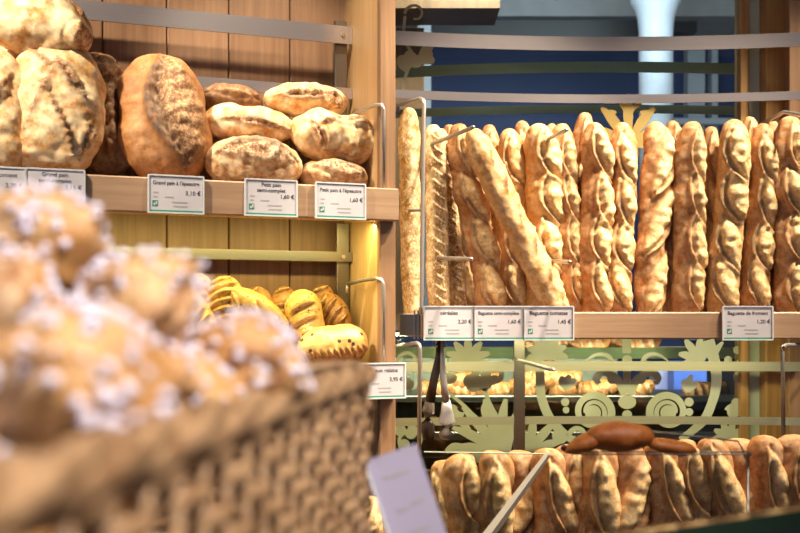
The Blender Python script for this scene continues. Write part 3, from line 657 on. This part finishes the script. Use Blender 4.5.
# basket
bd = Vector((.119, .993, 0)).normalized(); bl = Vector((-bd.y, bd.x, 0)); corner = Vector((-.024, .965, 0))
MBk = Matrix(((bl.x*-1, bd.x, 0, corner.x), (bl.y*-1, bd.y, 0, corner.y), (0, 0, 1, HC), (0, 0, 0, 1)))  # local x to the right, y away, origin at far right corner
bk = empty('wicker_basket', mw=MBk); tag(bk, 'woven wicker basket full of sugar buns in the foreground', 'basket')
BW, BLn, BH, BR = .33, .86, .197, .05
def perim(n, inset=0, flare=0):
    w, l, r = BW, BLn, BR; pts = []
    segs = [((-r, -r), 0), ((-w+r, -r), 90), ((-w+r, -l+r), 180), ((-r, -l+r), 270)]
    raw = []
    for (cx, cy), a0 in segs:
        for k in range(9): a = R(a0+k*90/8); raw.append((cx+(r-inset+flare)*math.cos(a), cy+(r-inset+flare)*math.sin(a)))
    raw.append(raw[0]); d = [0]
    for a, b in zip(raw[:-1], raw[1:]): d.append(d[-1]+math.dist(a, b))
    T = d[-1]; j = 0
    for i in range(n):
        s = T*i/n
        while d[j+1] < s: j += 1
        t = (s-d[j])/(d[j+1]-d[j]); pts.append((raw[j][0]*(1-t)+raw[j+1][0]*t, raw[j][1]*(1-t)+raw[j+1][1]*t))
    return pts
NS = 66; g = MB(); rows_n = 14
base = perim(NS*6)
nrm = []
for i in range(len(base)):
    a, b = base[i-1], base[(i+1) % len(base)]; dx, dy = b[0]-a[0], b[1]-a[1]; l = math.hypot(dx, dy); nrm.append((dy/l, -dx/l))
for r_ in range(rows_n):
    z = .008+r_*.0138; pts = []
    for i, (x, y) in enumerate(base):
        o_ = .0052*math.sin(PI*i/6+(PI if r_ % 2 else 0)); pts.append((x+nrm[i][0]*o_, y+nrm[i][1]*o_, z))
    g.tube(pts, .0052, 8, True, sx=.55, sy=1.0)
g.build('woven_side', 'wicker', bk, True)
g = MB()
for i in range(0, len(base), 6): g.tube([(base[i][0], base[i][1], .0), (base[i][0], base[i][1], BH)], .0030, 6)
g.build('stakes', 'wicker', bk, True)
g = MB()
for k in range(3):
    pts = []
    for i in range(0, len(base), 2):
        a = i*2*PI/36+k*2*PI/3; pts.append((base[i][0]+nrm[i][0]*.005*math.cos(a), base[i][1]+nrm[i][1]*.005*math.cos(a), BH+.002+.005*math.sin(a)))
    g.tube(pts, .0062, 8, True)
g.build('rim', 'wicker', bk, True)
g = MB(); n = len(base); g.add([(x, y, z) for z in (.002, .006) for x, y in perim(80, .004)], [tuple(range(79, -1, -1)), tuple(range(80, 160))]+[(i, (i+1) % 80, 80+(i+1) % 80, 80+i) for i in range(80)])
g.build('base', 'wicker', bk)
# sugar buns
def chou(seed):
    rs = random.Random(seed); sl_ = [(rs.uniform(-.5, .5), rs.uniform(-2.8, 2.8), .026, rs.uniform(.007, .014), rs.uniform(0, 3), .007, 1) for _ in range(5)]
    me = loaf('bun_mesh', 'choux', .068, .037, .037, 48, 40, 2.2, 2, sl_, seed, lump=.010, flour=(.1, .4))
    g = MB(); k = 0
    n = len(me.vertices)
    while k < 125:
        v = me.vertices[rs.randrange(n)]
        if v.co.z < -.018: continue
        r = rs.uniform(.0016, .0031); q = ball((0, 0, 0), r, 7, 5, (rs.uniform(.8, 1.3), rs.uniform(.8, 1.2), rs.uniform(.8, 1.1)))
        g.add([Vector(a)+v.co+v.normal*r*.5 for a in q[0]], q[1]); k += 1
    return me, g
chs = [chou(200+i) for i in range(5)]
sug = []
for me, g in chs:
    o = g.build('pearl_sugar', 'sugar', None, True); sug.append(o.data); bpy.data.objects.remove(o)
gc = 'sugar buns in the wicker basket'
def bun(i, loc, s=1, rot=(0, 0, 0), label='', g_=gc):
    o = put(chs[i % 5][0], 'sugar_bun', loc, rot, (s, s, s*.95), label, 'bun', g_)
    c = bpy.data.objects.new('pearl_sugar', sug[i % 5]); COL.objects.link(c); c.parent = o; c['kind'] = 'stuff'; c['label'] = 'white sugar pearls'
B = [(36, 247, .60, .95, 'sugar bun on top of the heap at the left picture edge'),
 (136, 312, .56, .90, 'sugar bun peak in the middle of the heap below the price tags'),
 (243, 368, .60, .90, 'sugar bun furthest right with the dark brown crack'),
 (82, 392, .42, .98, 'largest nearest sugar bun, lowest in the picture'),
 (-14, 318, .52, .95, 'sugar bun half outside the left edge below the topmost one'),
 (-28, 420, .42, .9, 'sugar bun at the lower left picture corner'),
 (178, 395, .55, .75, 'sugar bun tucked between the nearest one and the one with the dark crack')]
for k, (x, y, d, s, lab) in enumerate(B):
    bun(k, P(x, y, d), s, (R(10*k-20), R(15*k % 40-20), k*1.3), lab)
# buns under the heap
k = 0
for (x, y, z) in ((-.10, .62, .04), (-.165, .60, .04), (-.23, .60, .04), (-.10, .54, .04), (-.17, .52, .04), (-.24, .52, .04), (-.135, .45, .04), (-.20, .44, .04),
                  (-.13, .60, .095), (-.20, .60, .10), (-.135, .52, .10), (-.20, .53, .10), (-.255, .60, .10), (-.17, .60, .155), (-.23, .60, .16), (-.165, .44, .095), (-.19, .53, .155)):
    bun(k, Vector((x, y, HC+z)), .9, (0, 0, k), 'sugar bun buried inside the basket under the visible ones', 'buried sugar buns'); k += 1
# foreground card on a holder
cc = P(411, 495, .92)
t_ = empty('price_card', mw=Matrix.Translation(P(391, 452, .92)) @ Matrix.Rotation(R(-19), 4, 'Y') @ Matrix.Rotation(R(-8), 4, 'X')); tag(t_, 'blurred tilted lilac-white price card right of the wicker basket', 'price card')
g = MB(); g.box(-.022, .022, -.001, .001, -.085, 0, .0004); g.build('card', 'lilaccard', t_)
g = MB(); g.box(-.0245, -.022, -.003, .003, -.085, .001); g.build('side_edge', 'acr2', t_)
g = MB()
for (a, b, z) in ((-.013, .010, -.017), (-.010, .000, -.046), (.003, .014, -.044), (-.004, .012, -.066)): g.box(a, b, -.0016, -.001, z-.003, z)
g.build('lettering', 'inkgrey', t_.children[0])
MB().tube([(0, .003, -.08), (0, .004, -.135)], .004, 8).build('stem', 'chrome', t_, True)
MB().box(-.02, .02, -.012, .02, -.140, -.134, .002).build('foot', 'acr2', t_)
# dark green ledge
t1, t2 = P(600, 541, 1.05), P(830, 507, 1.05)
g = MB(); zc = HC+.001
g.add([(t1.x, t1.y, t1.z), (t2.x, t2.y, t2.z), (t2.x, t2.y, zc), (t1.x, t1.y, zc), (t1.x, t1.y+.03, t1.z), (t2.x, t2.y+.03, t2.z), (t2.x, t2.y+.03, zc), (t1.x, t1.y+.03, zc)],
      [(0, 1, 2, 3), (7, 6, 5, 4), (0, 4, 5, 1), (1, 5, 6, 2), (2, 6, 7, 3), (3, 7, 4, 0)])
o = g.build('glass_screen', 'greenglass'); tag(o, 'dark green thick glass edge at the bottom right corner', 'glass screen')
# red-brown filled bun on a small stand
YB = 1.55
m = loaf('redbun', 'glazed', .096, .021, .024, 48, 70, 3.0, 2, [], 301, lump=.004)
t_ = empty('glazed_bun', P(620, 437, YB)); tag(t_, 'shiny red-brown bun lying above the lower baguettes', 'bun')
b_ = bpy.data.objects.new('crust', m); COL.objects.link(b_); b_.parent = t_; b_.rotation_euler = (0, R(88), 0)
m = loaf('redtip', 'glazed', .058, .013, .018, 36, 40, 2.2, 2, [], 303, lump=.003, taper=-.25)
b_ = bpy.data.objects.new('pointed_end', m); COL.objects.link(b_); b_.parent = t_; b_.location = P(583, 444, YB)-P(620, 437, YB); b_.rotation_euler = (0, R(-112), 0)
m = loaf('redend', 'glazed', .07, .012, .018, 36, 40, 2.2, 2, [], 304, lump=.003)
o = put(m, 'glazed_bun', P(672, 447, YB), (0, R(98), 0), label='low brown bun behind the shiny red-brown one', cat='bun')
q = P(564, 448, YB)-P(620, 437, YB); g = MB(); g.add(*ball(q, .005, 10, 7)); g.add(*ball(P(588, 440, YB-.01)-P(620, 437, YB), .004, 10, 7)); g.build('dark_filling', 'black', t_, True)
# wire stand that carries the buns
t_ = empty('bun_stand', (P(748, 0, YB).x, YB, 0)); tag(t_, 'thin wire stand carrying the red-brown buns', 'stand'); o = t_.location.copy()
zs = P(0, 453, YB).z
for dy in (-.014, .014): MB().tube([Vector((P(570, 0, YB).x, YB+dy, zs))-o, Vector((P(744, 0, YB).x, YB+dy, zs))-o, Vector((0, dy, zs))], .0012, 6).build('rod', 'steeld', t_, True)
MB().tube([(0, -.014, zs), (0, 0, zs+.002), (0, .014, zs)], .0015, 6).build('cross_rod', 'steeld', t_, True)
MB().tube([(0, 0, zs), (0, 0, .01)], .0022, 8).build('pole', 'steeld', t_, True)
MB().tube([(0, 0, 0), (0, 0, .012)], .09, 24).build('foot', 'steeld', t_)
o = MB().tube([P(611, 433, YB+.02), P(618, 424, YB+.02), P(623, 424.5, YB+.02), P(650, 431, YB+.02), P(700, 437, YB+.02), P(738, 441, YB+.02), P(743, 450, YB+.02), P(745, 458, YB+.02)], .0014, 6).build('wire_hook', 'steeld', None, True); tag(o, 'thin bent dark wire arching above the red-brown bun', 'wire')
# ------------------------------------------------------------------ BEYOND THE GLASS
def fbox(name, px0, px1, py0, py1, Y, dep, mat, label=None, cat=None, kind=None, grp=None):
    a = P(px0, py1, Y); b = P(px1, py0, Y)
    o = MB().box(a.x, b.x, Y, Y+dep, a.z, b.z).build(name, mat); tag(o, label, cat, grp, kind); return o
fbox('wall_back', 250, 1000, -60, 520, 6.4, .1, 'bluewall', kind='structure')
fbox('ceiling_back', 250, 1000, -100, 16, 5.8, .5, 'greyplaster', kind='structure')['kind'] = 'structure'
fbox('ceiling_beam', 432, 640, 20, 38, 5.6, .15, 'black', 'long black beam under the grey ceiling beyond the glass', 'beam')
t_ = empty('column', P(655, 340, 5.2)); o = t_.location.copy(); tag(t_, 'pale plaster column standing beyond the glass', 'column')
cx, cy = P(656, 0, 5.2).x, 5.2; wd = 17*5.2/F; z = lambda py: H+(HOR-py)*5.2/F
pr = [(1.55, -60), (1.5, 2), (1.3, 8), (1.08, 18), (1, 30), (1, 330)]
g = MB(); n = 20; vs = [(cx+wd*r*math.cos(2*PI*k/n)-o.x, cy+wd*r*math.sin(2*PI*k/n)-o.y, z(y)-o.z) for r, y in pr for k in range(n)]
g.add(vs, [(i*n+k, i*n+(k+1) % n, (i+1)*n+(k+1) % n, (i+1)*n+k) for i in range(len(pr)-1) for k in range(n)]+[tuple(range(n)), tuple(range((len(pr)-1)*n, len(pr)*n))]).build('shaft', 'paleplaster', t_, True)
fbox('wall_box', 672, 697, 14, 32, 5.9, .1, 'black', 'black box mounted right of the pale column', 'box')
fbox('wall_box', 716, 738, -6, 12, 5.9, .1, 'black', 'black box high up in the window corner at right', 'box')
fbox('trim_2', 688, 705, 32, 340, 6.2, .1, 'paleplaster', kind='structure')
fbox('trim_3', 712, 718, 20, 340, 6.2, .1, 'paleplaster', kind='structure')
fbox('trim_4', 672, 735, 118, 124, 6.15, .05, 'paleplaster', kind='structure')
fbox('trim_5', 418, 431, 18, 330, 5.0, .1, 'paleplaster', kind='structure')
fbox('trim_6', 380, 424, 28, 330, 3.6, .08, 'trimwood', kind='structure')
fbox('trim_7', 385, 500, -30, 8, 3.4, .2, 'darkwood', kind='structure')
# pastry display beyond the glass
YD = 3.5
t_ = empty('pastry_display', P(570, 500, YD)); o_ = t_.location.copy(); tag(t_, 'long pastry display with two shelves beyond the etched glass', 'display')
def dpart(name, px0, px1, py0, py1, y0, dep, mat):
    a = P(px0, py1, YD); b = P(px1, py0, YD)
    MB().box(a.x-o_.x, b.x-o_.x, y0, y0+dep, a.z-o_.z, b.z-o_.z, .002).build(name, mat, t_)
dpart('shelf_board', 395, 742, 396, 402, 0, .35, 'steeld'); dpart('shelf_board', 395, 742, 432, 440, 0, .35, 'steeld'); dpart('shelf_board', 395, 742, 349, 354, .05, .3, 'darkwood')
dpart('lower_body', 395, 742, 470, 1020, 0, .4, 'darkwood'); dpart('back_panel', 395, 640, 354, 470, .36, .02, 'frost'); dpart('end_panel', 738, 744, 340, 470, .0, .36, 'black')
dpart('back_panel', 395, 742, 398, 475, .33, .02, 'darkwood'); dpart('end_panel', 392, 396, 340, 470, .0, .36, 'black')
pm = [loaf('pastry_mesh', 'pastry', .13, .034, .034, 28, 30, 2.2, 2, [(-.6+.4*j, 0, .03, .008, R(80), .006, 1) for j in range(4)], 400+i, lump=.006, bend=-.015) for i in range(3)]
rs = random.Random(5); gp = 'pastries beyond the etched glass'
def pastries(px0, px1, n, py, names, layers=1, sz=1):
    for l in range(layers):
        for k in range(n-l):
            x = px0+(px1-px0)*(k+.5+l*.5)/n
            o = put(pm[rs.randrange(3)], 'pastry', P(x, py-9*l, YD+.09+.05*(k % 2)), (R(10), R(90+rs.uniform(-14, 14)), rs.uniform(-.5, .5)), (sz,)*3, names, 'pastry', gp)
pastries(424, 448, 1, 391, 'golden pastry left of the serving tongs beyond the glass', 1, 1)
pastries(452, 500, 3, 391, 'golden pastry in the left pile on the middle display shelf', 2)
pastries(520, 578, 4, 390, 'golden pastry in the tall pile right of the steel upright', 3)
pastries(590, 645, 3, 391, 'golden pastry in the low pile between the round scrolls', 1)
pastries(690, 735, 2, 392, 'golden pastry beside the blue panels beyond the glass', 1)
pastries(455, 520, 3, 428, 'golden pastry on the bottom display shelf behind the leaves', 1)
pastries(530, 650, 5, 345, 'dark loaf high on the display directly under the baguette shelf', 1, 1.2)
fbox('blue_panel', 655, 672, 372, 800, 4.3, .1, 'lilac', 'lilac panel beyond the right round scroll', 'panel')
fbox('blue_panel', 674, 712, 362, 800, 4.2, .1, 'blueplastic', 'bright blue panel between scroll and stem', 'panel')
fbox('blue_panel', 715, 735, 342, 800, 4.4, .1, 'lilac', 'narrow lilac panel by the right window frame', 'panel')
fbox('blue_panel', 480, 560, 362, 800, 4.6, .1, 'bluewall', 'dark blue panel behind the pastries beyond the glass', 'panel')
# ------------------------------------------------------------------ shell
def flat(name, x0, x1, y0, y1, z0, z1, mat): o = MB().box(x0, x1, y0, y1, z0, z1).build(name, mat); tag(o, kind='structure')
flat('floor', -3, 4, -2, 6.5, -.1, 0, 'stone')
flat('ceiling', -3, 3, -2, 2.95, 3.0, 3.1, 'ceil')
# ------------------------------------------------------------------ lights
def area(loc, tgt, sx, sy, e, c, name='lamp', spread=None):
    l = bpy.data.lights.new(name, 'AREA'); l.shape = 'RECTANGLE'; l.size = sx; l.size_y = sy; l.energy = e; l.color = c
    if spread: l.spread = spread
    o = bpy.data.objects.new(name, l); COL.objects.link(o); o.location = loc
    o.rotation_euler = (Vector(tgt)-Vector(loc)).to_track_quat('-Z', 'Y').to_euler(); return o
def spot(loc, tgt, e, c, ang=40, blend=.5, r=.04):
    l = bpy.data.lights.new('spot', 'SPOT'); l.energy = e; l.color = c; l.spot_size = R(ang); l.spot_blend = blend; l.shadow_soft_size = r
    o = bpy.data.objects.new('ceiling_or_fill_spot', l); COL.objects.link(o); o.location = loc; o.rotation_euler = (Vector(tgt)-Vector(loc)).to_track_quat('-Z', 'Y').to_euler()
WARM = (1, .84, .60)
spot((-1.15, 1.35, 2.92), (-.72, 2.22, H+.40), 215, WARM, 44)
spot((-.10, 2.00, 2.92), (-.25, 2.40, H+.30), 110, WARM, 44)
spot((.75, 2.10, 2.92), (.12, 2.52, H+.15), 215, WARM, 44)
spot((1.15, 2.10, 2.92), (.55, 2.52, H+.15), 185, WARM, 44)
spot((1.75, 2.10, 2.92), (.90, 2.52, H+.15), 140, WARM, 44)
spot((.6, .7, 2.92), (.33, 1.55, H-.18), 95, (1, .86, .68), 16)  # narrow fill spot, added to brighten the red-brown bun
spot((1.3, 1.75, 2.92), (.35, 2.22, H-.35), 95, (1, .80, .58), 36)
spot((.6, 1.6, 2.92), (.0, 2.22, H-.35), 50, (1, .80, .58), 36)
YEL = (1, .82, .26)
v = ML @ Vector((-.42, .02, .205)); area(v, (ML @ Vector((-.42, .14, -.2))), .85, .02, 3.3, YEL, 'shelf_strip').rotation_euler.z += 0
area((.42, YF+.07, H-.040), (.42, YF+.25, H-.5), .9, .03, 3.6, (1, .90, .42), 'shelf_strip')
area((.35, 3.48, H-.12), (.35, 3.65, H-.25), 1.0, .02, 5, (1, .86, .68), 'display_fill')  # unseen fill, added to brighten the pastries
area((1.15, 3.95, H+.3), (1.1, 4.4, H-.2), .4, .3, 12, (.9, .92, 1), 'panel_fill')  # unseen fill, added to bring up the blue panels
area((.9, 4.6, 2.9), (.8, 6.2, 2.0), 1.0, .6, 18, (.80, .85, 1), 'back_room_fill')  # unseen fill, added to light the room beyond the glass
spot((.75, -.25, 2.75), (-.1, .55, H-.1), 240, (1, .90, .82), 46, .6, .10)  # fill spot, added to brighten the foreground buns and basket
area((.25, 3.15, 2.7), (.1, 3.6, 2.0), .3, .2, 14, (1, .85, .7), 'back_room_fill')  # small unseen fill, added for the dark wood strip and upper left scroll
area((-.9, -.5, 2.0), (-.1, .5, H-.1), .8, .8, 7, (.80, .80, 1), 'shop_window_light')
wd_ = bpy.data.worlds.new('W'); S.world = wd_; wd_.use_nodes = True
wd_.node_tree.nodes['Background'].inputs[0].default_value = (.82, .76, .84, 1); wd_.node_tree.nodes['Background'].inputs[1].default_value = .19
# ------------------------------------------------------------------ camera
cam = bpy.data.cameras.new('Camera'); co = bpy.data.objects.new('Camera', cam); COL.objects.link(co)
co.location = (0, 0, H); co.rotation_euler = (PI/2, 0, 0)
cam.sensor_width = 36; cam.lens = 36*F/800; cam.shift_y = (HOR-266.5)/800; cam.clip_start = .02
cam.dof.use_dof = True; cam.dof.focus_distance = 2.42; cam.dof.aperture_fstop = 5.4; cam.dof.aperture_blades = 0
S.camera = co
S.view_settings.view_transform = 'Standard'; S.view_settings.look = 'None'; S.view_settings.gamma = 1; S.view_settings.exposure = 0
S.view_settings.use_curve_mapping = False
